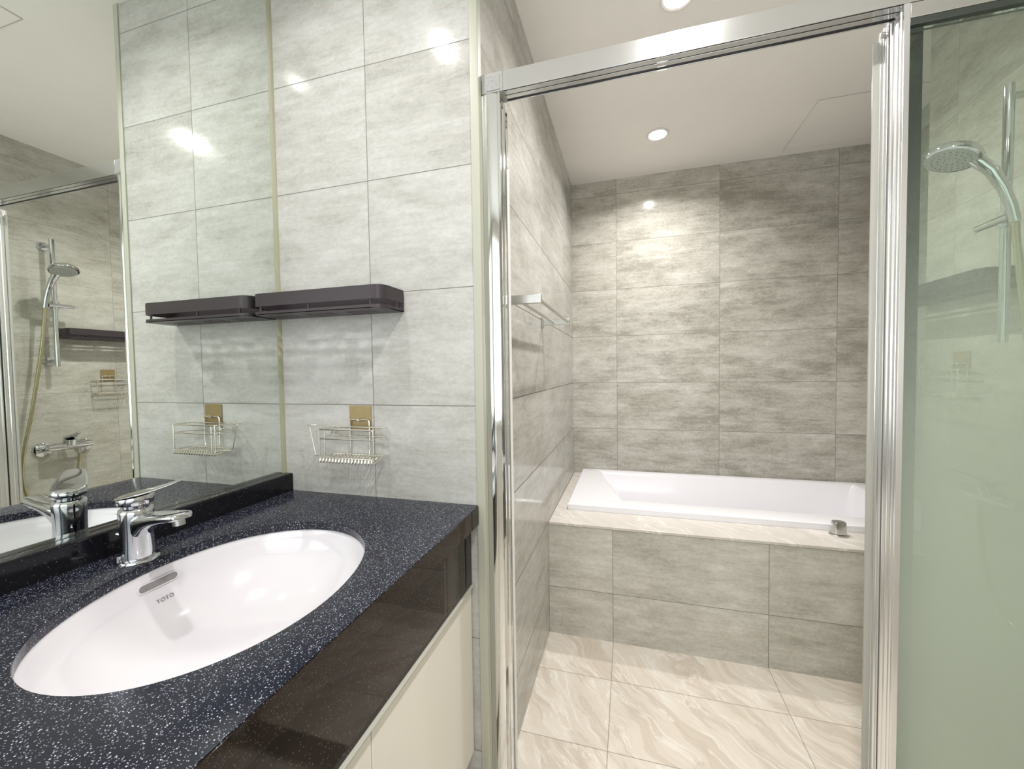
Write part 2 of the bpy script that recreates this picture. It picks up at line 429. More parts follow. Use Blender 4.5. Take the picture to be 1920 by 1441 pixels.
# ceiling lamps and hatches
for x, y, wt, lb in LAMPS:
    t = thing('downlight', lb, 'ceiling light', (x, y, CEIL), 'recessed ceiling downlights')
    bm = bmesh.new(); lathe(bm, [(0.043, -0.001), (0.055, -0.001), (0.056, -0.004), (0.050, -0.008), (0.043, -0.006)], (x, y, CEIL), 40, caps=False)
    # close the ring
    obj('lamp_ring', bm, M['trimring'], t)
    bm = bmesh.new(); lathe(bm, [(0.043, -0.0015), (0.043, -0.005), (0.03, -0.0065), (0.001, -0.007)], (x, y, CEIL), 40)
    obj('lamp_lens', bm, M['glow'], t)
def hatch(x0, x1, y0, y1, label):
    t = thing('ceiling_hatch', label, 'ceiling hatch', ((x0 + x1) / 2, (y0 + y1) / 2, CEIL), 'access panels in the ceiling')
    bx('hatch_panel', (x0 + .003, x1 - .003, y0 + .003, y1 - .003, CEIL - 0.003, CEIL - 0.0005), M['ceiling'], t, 0.0008)
    bm = bmesh.new()
    for a in ((x0, x1, y0, y0 + .003), (x0, x1, y1 - .003, y1), (x0, x0 + .003, y0 + .003, y1 - .003), (x1 - .003, x1, y0 + .003, y1 - .003)): box(bm, *a, CEIL - 0.002, CEIL - 0.0006)
    obj('hatch_gap', bm, M['line'], t, smooth=0)
hatch(1.805, 2.25, 1.24, 1.68, 'square cream access hatch in the ceiling above the tap end of the bathtub')
hatch(0.965, 1.45, -0.50, -0.055, 'square cream access hatch in the washroom ceiling, seen only in the mirror')

# ------------------------------------------------------------------ mirror
t = thing('wall_mirror', 'large frameless mirror on the left wall above the black counter', 'mirror', (MX, -0.9, CT + 0.05))
bx('mirror_glass', (MX - 0.004, MX, -1.9, -0.0006, CT + 0.049, CEIL - 0.002), M['mirror'], t)
bx('mirror_backing', (MX - 0.0058, MX - 0.0041, -1.9, -0.0006, CT + 0.049, CEIL - 0.002), M['mirror_edge'], t)

# ------------------------------------------------------------------ vanity
EC = (0.3238, -0.4376); EA, EB = 0.2472, 0.1994; ET = math.atan2(-0.979, 0.2037) + math.radians(2)
def ell(s, z, n=96, dx=0, dy=0):
    out = []
    for k in range(n):
        a = 2 * PI * k / n
        ca, sa = math.cos(a), math.sin(a)
        u, v = EA * s * math.copysign(abs(ca) ** 0.96, ca), EB * s * math.copysign(abs(sa) ** 0.96, sa)
        out.append((EC[0] + dx + u * math.cos(ET) - v * math.sin(ET), EC[1] + dy + u * math.sin(ET) + v * math.cos(ET), z))
    return out
def counter():
    t = thing('vanity_counter', 'black speckled granite counter with an oval basin cut-out', 'counter', (0.3, -0.8, CT - 0.05))
    x0, x1, y0, y1 = MX + 0.0005, 0.60, -1.75, -0.001
    z0, z1 = CT - 0.018, CT
    bm = bmesh.new()
    n = 96; e = ell(1.0, z1, n)
    # outer loop: for each ellipse point the hit on the rectangle
    def hit(p):
        dx, dy = p[0] - EC[0], p[1] - EC[1]; ts = []
        if dx > 1e-9: ts.append((x1 - EC[0]) / dx)
        if dx < -1e-9: ts.append((x0 - EC[0]) / dx)
        if dy > 1e-9: ts.append((y1 - EC[1]) / dy)
        if dy < -1e-9: ts.append((-1.0 - EC[1]) / dy)
        k = min(ts); return [EC[0] + dx * k, EC[1] + dy * k]
    outer = [hit(p) for p in e]
    for cx, cy in ((x0, y1), (x1, y1), (x0, -1.0), (x1, -1.0)):
        k = min(range(n), key=lambda i: (outer[i][0] - cx) ** 2 + (outer[i][1] - cy) ** 2); outer[k] = [cx, cy]
    def ring(pts, z): return [bm.verts.new((p[0], p[1], z)) for p in pts]
    # rounded inner edge of the cut-out
    inner = [ring(ell(1.0, 0, n), z1 - 0.002), ring(ell(1.0, 0, n), z0)]
    lip = ring(ell(1.004, 0, n), z1 - 0.0005); lip2 = ring(ell(1.010, 0, n), z1)
    ot, ob = ring(outer, z1), ring(outer, z0)
    for a, b in ((ot, lip2), (lip2, lip), (lip, inner[0]), (inner[0], inner[1]), (inner[1], ob)):
        for i in range(n): bm.faces.new((a[i], a[(i + 1) % n], b[(i + 1) % n], b[i]))
    for i in range(n):   # rim of the near part except where the slab goes on
        if not (abs(outer[i][1] + 1.0) < 1e-6 and abs(outer[(i + 1) % n][1] + 1.0) < 1e-6):
            bm.faces.new((ot[i], ob[i], ob[(i + 1) % n], ot[(i + 1) % n]))
    box(bm, x0, x1, y0, -1.0, z0, z1)
    obj('counter_slab', bm, M['counter'], t, smooth=30)
    bx('front_edge', (0.572, x1, y0, y1, CT - 0.048, z0 - 0.0002), M['apron'], t, 0.0012)
    bm = bmesh.new(); box(bm, x1 - 0.0005, x1 + 0.0015, y0, y1, CT - 0.048, CT - 0.0015)
    obj('polished_edge', bm, M['apron'], t, 0.0006)
    bm = bmesh.new(); prism(bm, rounded([(MX + 0.0006, CT + 0.0003), (0.0205, CT + 0.0003), (0.0205, CT + 0.05), (MX + 0.0006, CT + 0.05)], [0, 0, 0.005, 0.001]), y0, y1, 'xz')
    obj('backsplash', bm, M['splash'], t)
counter()
def cabinet():
    t = thing('vanity_cabinet', 'cream vanity cabinet with a black glossy apron under the counter', 'cabinet', (0.28, -0.8, 0.2))
    bx('cabinet_body', (0.0, 0.555, -1.74, -0.004, 0.21, CT - 0.22), M['white_door'], t)
    bx('apron_panel', (0.560, 0.580, -1.74, -0.004, 0.655, CT - 0.0485), M['apron'], t, 0.001)
    bm = bmesh.new(); prism(bm, [(0.556, 0.640), (0.586, 0.652), (0.588, 0.655), (0.556, 0.6548)], -1.74, -0.004, 'xz')
    o = obj('finger_rail', bm, M['rail_cream'], t); o['label'] = 'grey-cream finger rail'
    y = -0.0045
    for k in range(4):
        y1 = y - 0.418 if k else -0.4245
        bx('door', (0.556, 0.578, y1 + 0.002, y - 0.0005, 0.215, 0.6395), M['white_door'], t, 0.0012)
        y = y1
    bx('plinth', (0.0, 0.50, -1.74, -0.004, 0.0, 0.209), M['wood'], t)
cabinet()

def basin():
    t = thing('wash_basin', 'white oval undermount basin sunk in the black counter', 'washbasin', (EC[0], EC[1], 0.70))
    bm = bmesh.new()
    prof = [(1.09, CT - 0.0185), (1.012, CT - 0.0185), (1.005, CT - 0.022), (0.995, CT - 0.035), (0.975, CT - 0.055), (0.945, CT - 0.068), (0.88, CT - 0.088), (0.78, CT - 0.112), (0.62, CT - 0.137), (0.42, CT - 0.152), (0.2, CT - 0.160), (0.09, CT - 0.163)]
    inner = [ell(s, z, 96) for s, z in prof]
    outer = [ell(max(0.09, s + 0.04), z - 0.010, 96) for s, z in prof][::-1]
    loft(bm, inner + [ell(0.09, CT - 0.172, 96)] + outer[1:-1] + [ell(1.09, CT - 0.028, 96), inner[0]], caps=False)
    bmesh.ops.remove_doubles(bm, verts=bm.verts, dist=1e-6)
    obj('bowl', bm, M['porcelain'], t, smooth=60)
    bm = bmesh.new(); lathe(bm, [(0.024, -0.170), (0.024, -0.1615), (0.021, -0.1595), (0.004, -0.1590)], (EC[0], EC[1], CT), 32)
    obj('drain', bm, M['chrome'], t)
    # overflow slot and lettering lie on the back slope of the bowl
    def on_wall(s_off, z):      # point of the bowl surface at angle a
        pass
    import bisect
    def frame(a, z):
        zs = [p[1] for p in prof]
        for i in range(1, len(prof) - 1):
            if zs[i] >= z >= zs[i + 1]:
                k = (zs[i] - z) / (zs[i] - zs[i + 1] + 1e-9); s = prof[i][0] + k * (prof[i + 1][0] - prof[i][0]); break
        def pt(a, s, z):
            u, v = EA * s * math.cos(a), EB * s * math.sin(a)
            return Vector((EC[0] + u * math.cos(ET) - v * math.sin(ET), EC[1] + u * math.sin(ET) + v * math.cos(ET), z))
        p = pt(a, s, z); ta = (pt(a + .01, s, z) - pt(a - .01, s, z)).normalized()
        s2 = s + (prof[i + 1][0] - prof[i][0]) * 0.2; z2 = z + (zs[i + 1] - zs[i]) * 0.2
        dn = (pt(a, s2, z2) - p).normalized()
        return p, ta, dn
    # angle whose wall point sits at y = -0.427 on the mirror side
    best = min((abs(frame(a / 500 * PI * 2, CT - 0.042)[0].y + 0.425), a / 500 * PI * 2) for a in range(500) if frame(a / 500 * PI * 2, CT - 0.042)[0].x < EC[0])[1]
    p, ta, dn = frame(best, CT - 0.043)
    if ta.y < 0: ta = -ta
    nrm = ta.cross(dn); 
    if nrm.x < 0: nrm = -nrm
    def pill(bm, w, h, off, depth, n=10):
        pts = []
        for k in range(2 * n):
            a = PI * k / (n - 1) if k < n else PI + PI * (k - n) / (n - 1)
            cx = (w / 2 - h / 2) * (1 if (k < n) else -1)
            a2 = a - PI / 2
            pts.append((cx + h / 2 * math.cos(a2), h / 2 * math.sin(a2)))
        return [p + ta * x - dn * y + nrm * (off + 1.7 * x * x) for x, y in pts]
    bm = bmesh.new()
    loft(bm, [pill(bm, 0.072, 0.0165, -0.001, 0), pill(bm, 0.071, 0.0155, 0.0012, 0), pill(bm, 0.066, 0.0125, 0.0012, 0), pill(bm, 0.065, 0.0115, -0.006, 0)], caps=False)
    orim = obj('overflow_rim', bm, M['porcelain'], t, smooth=50)
    bm = bmesh.new(); vs = [bm.verts.new(q) for q in pill(bm, 0.0655, 0.0118, 0.0003, 0)]; bm.faces.new(vs)
    r = bmesh.ops.extrude_face_region(bm, geom=list(bm.faces)); bmesh.ops.translate(bm, verts=[v for v in r['geom'] if isinstance(v, bmesh.types.BMVert)], vec=-nrm * 0.003)
    o = obj('overflow_slot', bm, M['hole'], orim, smooth=0); o['label'] = 'dark overflow slot'
    cu = bpy.data.curves.new('lettering', 'FONT'); cu.body = 'TOTO'; cu.size = 0.0098; cu.align_x = 'CENTER'; cu.extrude = 0.00015; cu.space_character = 1.12
    tmp = bpy.data.objects.new('tmp', cu); COL.objects.link(tmp)
    dg = bpy.context.evaluated_depsgraph_get(); me = bpy.data.meshes.new_from_object(tmp.evaluated_get(dg)); bpy.data.objects.remove(tmp)
    q, ta2, dn2 = frame(best, CT - 0.076)
    if ta2.y < 0: ta2 = -ta2
    n2 = ta2.cross(dn2)
    if n2.x < 0: n2 = -n2
    mt = Matrix((ta2, -dn2, ta2.cross(-dn2))).transposed().to_4x4(); mt.translation = q + n2 * 0.0012 + ta2 * 0.004
    me.transform(mt); me.materials.append(M['ink']); me.name = 'lettering'
    o = bpy.data.objects.new('lettering', me); COL.objects.link(o); o.parent = t; o.matrix_parent_inverse = t.matrix_world.inverted()
    o['label'] = 'small grey printed letters'
basin()

def superell(c, ax, ay, a, b, e=2.6, n=28):
    out = []
    for k in range(n):
        th = 2 * PI * k / n; ct, st = math.cos(th), math.sin(th)
        out.append(Vector(c) + Vector(ax) * (a * math.copysign(abs(ct) ** (2 / e), ct)) + Vector(ay) * (b * math.copysign(abs(st) ** (2 / e), st)))
    return out
def faucet():
    fx, fy = 0.085, -0.430
    t = thing('basin_faucet', 'chrome single-lever basin faucet standing behind the white basin', 'faucet', (fx, fy, CT))
    bm = bmesh.new(); lathe(bm, [(0.0001, 0.0004), (0.0335, 0.0004), (0.0335, 0.002), (0.032, 0.0045), (0.027, 0.0055), (0.0001, 0.0055)], (fx, fy, CT), 48)
    obj('base_ring', bm, M['chrome'], t)
    bm = bmesh.new(); lathe(bm, [(0.0250, 0.0057), (0.0250, 0.02), (0.0245, 0.05), (0.0248, 0.075), (0.0255, 0.090), (0.0245, 0.096), (0.0205, 0.0985), (0.0205, 0.1035)], (fx, fy, CT), 56)
    obj('body', bm, M['chrome'], t, smooth=50)
    # spout: sweeps out of the front of the body and ends in a flat tip
    bm = bmesh.new(); rings = []
    for x, z, w, h in ((0.006, 0.062, 0.018, 0.024), (0.020, 0.068, 0.020, 0.020), (0.034, 0.075, 0.0205, 0.0145), (0.055, 0.081, 0.0205, 0.0105), (0.080, 0.0855, 0.0205, 0.0085), (0.103, 0.089, 0.0200, 0.0078), (0.117, 0.0905, 0.018, 0.0070), (0.1215, 0.091, 0.014, 0.0045)):
        d = Vector((1, 0, 0.18)).normalized(); up = Vector((-d.z, 0, d.x))
        rings.append(superell((fx + x, fy, CT + z), (0, 1, 0), up, w, h, 3.2))
    loft(bm, rings); sp = obj('spout', bm, M['chrome'], t, smooth=60)
    bm = bmesh.new(); tube(bm, [(fx + 0.108, fy, CT + 0.084), (fx + 0.109, fy, CT + 0.074)], 0.0095, 24); obj('aerator', bm, M['satin'], sp)
    # lever: cap plus a long thin blade turned a little towards the tiled wall
    th = math.radians(33); d = Vector((math.cos(th), math.sin(th), 0)); s = Vector((-d.y, d.x, 0))
    base = Vector((fx, fy, CT))
    bm = bmesh.new(); rings = []
    for r_, z, tilt in ((0.0195, 0.1036, 0.0), (0.0255, 0.1052, 0.0), (0.0268, 0.1085, 0.02), (0.0272, 0.1165, 0.10), (0.0262, 0.1190, 0.12)):
        rings.append([base + r_ * (math.cos(2 * PI * k / 40) * d + math.sin(2 * PI * k / 40) * s) + Vector((0, 0, z + tilt * r_ * math.cos(2 * PI * k / 40))) for k in range(40)])
    loft(bm, rings); lc = obj('lever_cap', bm, M['chrome'], t, smooth=50)
    bm = bmesh.new(); rings = []
    for a, z, w, h, e in ((-0.0278, 0.1165, 0.009, 0.0010, 2.2), (-0.024, 0.1175, 0.0165, 0.0020, 2.2), (-0.012, 0.1195, 0.0255, 0.0026, 2.2), (0.004, 0.1225, 0.0272, 0.0028, 2.4), (0.020, 0.1260, 0.0262, 0.0027, 2.6), (0.038, 0.1305, 0.0235, 0.0024, 2.8), (0.056, 0.1360, 0.0205, 0.0020, 2.8), (0.070, 0.1410, 0.0175, 0.0017, 2.6), (0.0775, 0.1440, 0.0130, 0.0012, 2.4)):
        dd = (d + Vector((0, 0, 0.2 + a * 3))).normalized(); up = dd.cross(s)
        rings.append(superell(base + d * a + Vector((0, 0, z)), s, up, w, h, e))
    loft(bm, rings); obj('lever_blade', bm, M['chrome'], lc, smooth=60)
    bm = bmesh.new(); tube(bm, [(fx - 0.024, fy - 0.010, CT + 0.046), (fx - 0.034, fy - 0.012, CT + 0.048)], 0.0022, 10); obj('pop_up_rod', bm, M['chrome'], t)
    bm = bmesh.new(); lathe(bm, [(0.0001, 0), (0.004, 0), (0.004, 0.010), (0.0001, 0.011)], (fx - 0.002, fy - 0.0285, CT + 0.0057), 16); obj('hold_down_screw', bm, M['chrome'], t)
faucet()

# ------------------------------------------------------------------ black rail shelves
def shelf(label, frame):
    """frame maps local (along wall, away from wall, up) to the world; length .40, depth .10"""
    Lg, D = 0.405, 0.098
    t = thing('wall_shelf', label, 'shelf', frame(Lg / 2, 0, 0), 'black aluminium rail shelves on the tiled walls')
    def cv(bm):
        for v in bm.verts: v.co = Vector(frame(*v.co))
        return bm
    pts = rounded([(0, 0.0015), (0, D), (Lg, D), (Lg, 0.0015)], [0, 0.030, 0.032, 0], 8)
    # tray plate with slots: built from bars so that the slots are open
    bm = bmesh.new(); th = 0.0016
    rows = [(0.0270, 0.0355), (0.0420, 0.0505), (0.0565, 0.0635)]
    cols = [(0.020 + k * 0.1235, 0.020 + k * 0.1235 + 0.085) for k in range(3)]
    ys = [0.0015] + [v for r in rows for v in r] + [D - 0.0121]
    for i in range(0, len(ys), 2): box(bm, 0 if i < 6 else 0.013, Lg - (0.0 if i < 6 else 0.013), ys[i], ys[i + 1], 0.0, th)
    xs = [0.0] + [v for c in cols for v in c] + [Lg - 0.0]
    for a, b in rows:
        for i in range(0, len(xs), 2): box(bm, xs[i], xs[i + 1], a, b, 0.0, th)
    edge = rounded([(0, D - 0.034), (0, D), (Lg, D), (Lg, D - 0.034), (Lg - 0.012, D - 0.034), (Lg - 0.016, D - 0.012), (0.016, D - 0.012), (0.012, D - 0.034)], [0, 0.03, 0.03, 0, 0, 0, 0, 0], 8)
    prism(bm, edge, 0.0, th)
    obj('tray', cv(bm), M['black'], t, smooth=0)
    def wall_strip(z0, z1, tk, name):
        bm = bmesh.new()
        path = [(Lg - 0.0, 0.003)] + [p for p in pts if 0.5 < 1 and p[1] > 0.004][::-1]
        path.append((0.0, 0.003))
        out = []; n = len(path)
        for i, p in enumerate(path):
            a = Vector(path[max(i - 1, 0)]); b = Vector(path[min(i + 1, n - 1)]); d = (b - a).normalized(); nn = Vector((d.y, -d.x))
            c = Vector((Lg / 2, D / 2)); 
            if (Vector(p) + nn - c).length > (Vector(p) - nn - c).length: nn = -nn
            out.append((p, tuple(Vector(p) + nn * tk)))
        rings = [[(a[0], a[1], z0), (a[0], a[1], z1), (b[0], b[1], z1), (b[0], b[1], z0)] for a, b in out]
        loft(bm, rings)
        return obj(name, cv(bm), M['black'], t, smooth=40)
    wall_strip(0.022, 0.056, 0.0022, 'guard_rail')
    wall_strip(0.0, 0.0085, 0.0018, 'tray_lip')
    bm = bmesh.new(); box(bm, 0.0, Lg, 0.0008, 0.0045, 0.0, 0.050); obj('back_plate', cv(bm), M['black'], t, 0.0008)
    for a, b in ((0.031, D - 0.004), (0.185, D - 0.004), (Lg - 0.036, D - 0.004), (Lg - 0.004, 0.030), (0.12, 0.008), (0.29, 0.008)):
        bm = bmesh.new(); tube(bm, [(a, b, 0.0), (a, b, 0.024)], 0.0028, 10); obj('post', cv(bm), M['black'], t)
    return t
shelf('black aluminium rail shelf on the tiled wall above the counter, touching the mirror', lambda a, b, c: (-0.004 + a, -b, 1.3585 + c))
shelf('black aluminium rail shelf on the right shower wall behind the glass panel', lambda a, b, c: (XR - b, 0.895 - a, 1.410 + c))

# ------------------------------------------------------------------ wire baskets
def basket(label, F, x0, x1):
    """F maps local (along wall, away from wall, up above basket floor)"""
    t = thing('wire_basket', label, 'wire basket', F((x0 + x1) / 2, 0, 0), 'wire soap baskets hung on adhesive pads')
    W = x1 - x0
    def put(name, bm, mat, up=None):
        for v in bm.verts: v.co = Vector(F(*v.co))
        return obj(name, bm, mat, up or t)
    px = x0 + 0.31 * W + 0.0
    bm = bmesh.new(); prism(bm, rounded([(px, 0.067), (px + 0.069, 0.067), (px + 0.069, 0.136), (px, 0.136)], 0.004, 3), 0.0004, 0.0022, 'xz')
    pad = put('adhesive_pad', bm, M['gold']); pad['label'] = 'bronze square adhesive pad'
    bm = bmesh.new(); tube(bm, arc_path([(px + 0.034, 0.003, 0.098), (px + 0.034, 0.012, 0.092), (px + 0.034, 0.013, 0.104)], 0.004), 0.003, 10); put('pad_hook', bm, M['steel'], up=pad)
    r = 0.0021; yb, yf = 0.009, 0.063
    def ringw(z, name, rr=r, c=0.008, z_back=0):
        bm = bmesh.new()
        pts = rounded([(x0, yb), (x1, yb), (x1, yf), (x0, yf)], c, 4)
        tube(bm, [(a, b, z) for a, b in pts], rr, 8, closed=True); put(name, bm, M['steel'])
    ringw(0.078, 'top_wire', 0.0024); ringw(0.053, 'middle_wire'); ringw(0.002, 'bottom_wire', 0.0024)
    for cx, cy in ((x0 + .004, yf), (x1 - .003, yf), (x0 + .02, yf - 0.001)):
        bm = bmesh.new(); tube(bm, [(cx, cy, 0.0), (cx, cy, 0.078)], r, 8); put('upright', bm, M['steel'])
    # inverted U that hooks on the pad and runs down the back
    bm = bmesh.new(); ux0, ux1 = px + 0.004, px + 0.066
    tube(bm, arc_path([(ux0, yb - .002, 0.0), (ux0, yb - .002, 0.098), (ux1, yb - .002, 0.098), (ux1, yb - .002, 0.0)], 0.008), 0.0023, 8); put('hanger_wire', bm, M['steel'])
    # floor wires with a dip at the front
    n = 17
    for k in range(n):
        x = x0 + 0.007 + (W - 0.014) * k / (n - 1)
        bm = bmesh.new(); tube(bm, arc_path([(x, yb, 0.001), (x, yb + .003, -0.003), (x, yf + 0.004, -0.010), (x, yf + .001, 0.001)], 0.004, 3), 0.0018, 6); put('floor_wire', bm, M['steel'])
    # side loop for a cloth, standing off at the mirror end
    bm = bmesh.new()
    tube(bm, arc_path([(x0, yf - 0.012, 0.003), (x0 - 0.030, yf - 0.020, 0.003), (x0 - 0.030, yf - 0.024, 0.003), (x0 - 0.050, yf - 0.026, 0.083), (x0 - 0.034, yb + 0.02, 0.085)], 0.006, 4), 0.0014, 6)
    tube(bm, [(x0 - 0.062, yf - 0.030, 0.084), (x0 - 0.038, yf - 0.022, 0.082)], 0.0016, 6)
    put('side_loop', bm, M['steel'])
    bm = bmesh.new(); tube(bm, arc_path([(x0, yb + 0.004, 0.062), (x0 + 0.018, yb + 0.008, 0.070), (x0 + 0.022, yb + 0.02, 0.062), (x0 + 0.036, yb + 0.022, 0.068)], 0.006, 4), 0.0016, 6); put('hook_wire', bm, M['steel'])
basket('wire soap basket on a bronze pad between the black shelf and the counter', lambda a, b, c: (a, -b, 0.974 + c), 0.170, 0.343)
basket('wire soap basket low on the right shower wall, below the black shelf', lambda a, b, c: (XR - b, 0.955 - a, 1.105 + c), 0.170, 0.343)

# ------------------------------------------------------------------ shower enclosure
HZ = 1.883; HT = 1.930; FY = 0.015; BY = 0.060
def enclosure():
    t = thing('shower_enclosure_frame', 'bright aluminium shower door frame with header rail and posts', 'shower frame', (1.3, 0.04, 0))
    # header: polished face, bright underside with three narrow door tracks
    slots = [(0.0165, 0.0195), (0.0335, 0.0365), (0.0485, 0.0575)]
    poly = [(FY, HT), (FY, HZ)]
    for y0, y1 in slots: poly += [(y0, HZ), (y0, HZ + 0.012), (y1, HZ + 0.012), (y1, HZ)]
    poly += [(BY, HZ), (BY, HT)]
    bm = bmesh.new(); prism(bm, poly, W1 + 0.0592, XR - 0.001, 'yz'); hr = obj('header_rail', bm, M['polished'], t, 0.0004)
    for y0, y1 in slots:
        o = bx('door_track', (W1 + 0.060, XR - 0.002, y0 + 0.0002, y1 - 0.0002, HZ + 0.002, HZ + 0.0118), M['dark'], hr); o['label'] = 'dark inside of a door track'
    ec = bx('end_cap', (W1 + 0.004, W1 + 0.059, 0.0146, BY, HZ - 0.001, HT + 0.001), M['cap'], t, 0.002)
    bm = bmesh.new(); box(bm, W1 + 0.0165, W1 + 0.052, 0.0135, 0.0145, HZ + 0.004, HZ + 0.040); o = obj('cap_label', bm, M['sticker'], ec, 0.0004)
    o['label'] = 'small crinkled grey sticker'
    # wall jamb: softly bulged chrome face, grooved inner side
    X0, X1 = W1 + 0.003, 0.668
    face = [(X0, 0.082), (X0, FY + 0.003)]
    for k in range(13):
        u = k / 12; x = X0 + 0.002 + (X1 - 0.010 - X0) * u
        face.append((x, FY + 0.003 - 0.004 * math.sin(PI * u)))
    face += [(X1 - 0.006, FY + 0.001), (X1, FY + 0.001), (X1, FY + 0.008), (X1 - 0.003, FY + 0.010), (X1 - 0.003, FY + 0.026), (X1, FY + 0.028), (X1, FY + 0.036), (X1 - 0.003, FY + 0.038), (X1 - 0.003, 0.074), (X1, 0.076), (X1, 0.082)]
    bm = bmesh.new(); prism(bm, face, 0.012, HZ - 0.0015); obj('wall_jamb', bm, M['chrome_jamb'], t, smooth=25)
    bx('jamb_seal', (X1 + 0.0002, X1 + 0.0052, 0.068, 0.073, 0.02, 1.72), M['white_strip'], t)
    # post between opening and fixed pane
    PX = 1.472
    post = [(PX, FY), (PX + 0.010, FY), (PX + 0.010, 0.058), (PX, 0.058), (PX, 0.054), (PX + 0.003, 0.052), (PX + 0.003, 0.047), (PX, 0.045), (PX, 0.040), (PX + 0.0035, 0.038), (PX + 0.0035, 0.031), (PX, 0.029), (PX, 0.026), (PX + 0.002, 0.025), (PX + 0.002, 0.019), (PX, 0.018)]
    bm = bmesh.new(); prism(bm, post, 0.012, HZ - 0.0005); obj('centre_post', bm, M['post_metal'], t, 0.0005)
    bx('threshold_track', (W1 + 0.003, XR - 0.001, FY, 0.100, 0.0005, 0.0115), M['satin'], t, 0.002)
    bx('panel_top_rail', (PX + 0.0105, XR - 0.001, FY + 0.001, 0.040, HZ - 0.028, HZ - 0.0005), M['rail_mid'], t, 0.001)
    o = bx('panel_gasket', (PX + 0.0105, XR - 0.001, FY + 0.002, 0.040, HZ - 0.041, HZ - 0.0285), M['rail_dark'], t, 0.001); o['label'] = 'dark gasket over the fixed pane'
M['chrome_jamb'] = plain('jamb_chrome', (0.80, 0.81, 0.80), 0.07, 1.0, var=0.01)
M['post_metal'] = plain('post_white_metal', (0.86, 0.86, 0.86), 0.2, 0.85, var=0.02)
M['sticker'] = plain('crinkled_sticker', (0.30, 0.30, 0.29), 0.45, 0.0, var=0.5, scale=230)
M['rail_mid'] = plain('panel_rail', (0.45, 0.44, 0.40), 0.35, 0.6)
M['rail_dark'] = plain('gasket_rail', (0.06, 0.07, 0.06), 0.3, 0.3)
enclosure()
t = thing('fixed_glass_panel', 'fixed frosted shower glass panel at the right edge of the picture', 'glass panel', (1.74, 0.03, 0.012))
bx('pane', (1.4825, XR - 0.0015, 0.026, 0.032, 0.0125, HZ - 0.042), M['glass'], t)
def sliding_door():
    t = thing('sliding_glass_door', 'sliding shower door pushed open behind the fixed glass panel', 'shower door', (1.73, 0.08, 0.013))
    X = 1.472
    st = [(X, 0.064), (1.528, 0.064), (1.528, 0.097), (X, 0.097), (X, 0.091), (X + 0.002, 0.090), (X + 0.002, 0.088), (X, 0.087), (X, 0.078), (X + 0.002, 0.076), (X + 0.002, 0.072), (X, 0.070)]
    bm = bmesh.new(); prism(bm, st, 0.014, HZ + 0.005); ls = obj('leading_stile', bm, M['post_metal'], t, 0.0006)
    o = bx('stile_front', (X + 0.008, 1.5284, 0.0622, 0.0639, 0.02, HZ - 0.002), M['stile_dark'], ls, 0.0004); o['label'] = 'dark grey strip on the stile front'  # thin dark strip over the front face of the pale stile
    bm = bmesh.new(); prism(bm, rounded([(X - 0.012, 0.0895), (X - 0.0005, 0.0880), (X - 0.0005, 0.0950), (X - 0.012, 0.0935)], 0.001, 2), 0.02, HZ - 0.015); o = obj('door_seal', bm, M['seal'], ls); o['label'] = 'pale translucent door seal'
    bx('door_pane', (1.5285, XR - 0.03, 0.078, 0.083, 0.016, HZ), M['clear'], t)
    bx('trailing_stile', (XR - 0.0295, XR - 0.004, 0.066, 0.095, 0.014, HZ + 0.004), M['stile'], t, 0.0006)
    bm = bmesh.new(); tube(bm, [(X - 0.0005, 0.074, HZ - 0.012), (X - 0.005, 0.074, HZ - 0.012)], 0.006, 16); obj('roller_screw', bm, M['chrome'], ls)
M['stile_dark'] = plain('stile_front_grey', (0.035, 0.04, 0.035), 0.35, 0.3)
M['stile'] = plain('stile_metal', (0.80, 0.79, 0.74), 0.3, 0.8, var=0.02)
sliding_door()

# ------------------------------------------------------------------ towel rail on the partition side
def towel_rail():
    t = thing('towel_rail', 'double-bar chrome towel rail on the tiled side wall of the shower', 'towel rail', (W1, 0.45, 1.40))
    for y in (0.165, 0.736):
        bm = bmesh.new(); box(bm, W1 + 0.006, 0.736, y - 0.005, y + 0.005, 1.388, 1.414); obj('bracket', bm, M['satin'], t, 0.002)
        bm = bmesh.new(); box(bm, W1 + 0.0005, W1 + 0.007, y - 0.014, y + 0.014, 1.379, 1.423); obj('wall_plate', bm, M['satin'], t, 0.002)
    for x in (0.728, 0.670):
        bm = bmesh.new(); tube(bm, [(x, 0.1705, 1.400), (x, 0.7305, 1.400)], 0.006, 16); obj('bar', bm, M['satin'], t)
towel_rail()

# ------------------------------------------------------------------ bathtub and its surround
def surround():
    t = thing('bath_surround', 'tiled bath surround with a pale marble ledge', 'bath surround', (1.4, YT, 0))
    bx('tiled_front', (W1 + 0.0005, XN - 0.001, YT, YT + 0.03, 0.0, DECK - 0.0135), M['tile_tub'], t)
    bm = bmesh.new()
    x0, x1, y0, y1 = W1 + 0.0006, XN - 0.001, YT - 0.002, YF - 0.001
    hx0, hx1, hy0, hy1 = 0.72, 2.28, 1.05, 1.715
    o = [(x0, y0), (x1, y0), (x1, y1), (x0, y1)]; h = [(hx0, hy0), (hx1, hy0), (hx1, hy1), (hx0, hy1)]
    V = {z: ([bm.verts.new((*p, z)) for p in o], [bm.verts.new((*p, z)) for p in h]) for z in (DECK - 0.013, DECK)}
    lo, hi = V[DECK - 0.013], V[DECK]
    for i in range(4):
        j = (i + 1) % 4
        bm.faces.new((hi[0][i], hi[0][j], hi[1][j], hi[1][i])); bm.faces.new((lo[0][i], lo[1][i], lo[1][j], lo[0][j]))
        bm.faces.new((hi[0][i], lo[0][i], lo[0][j], hi[0][j])); bm.faces.new((hi[1][i], hi[1][j], lo[1][j], lo[1][i]))
    obj('marble_ledge', bm, M['deck'], t, 0.002)
surround()
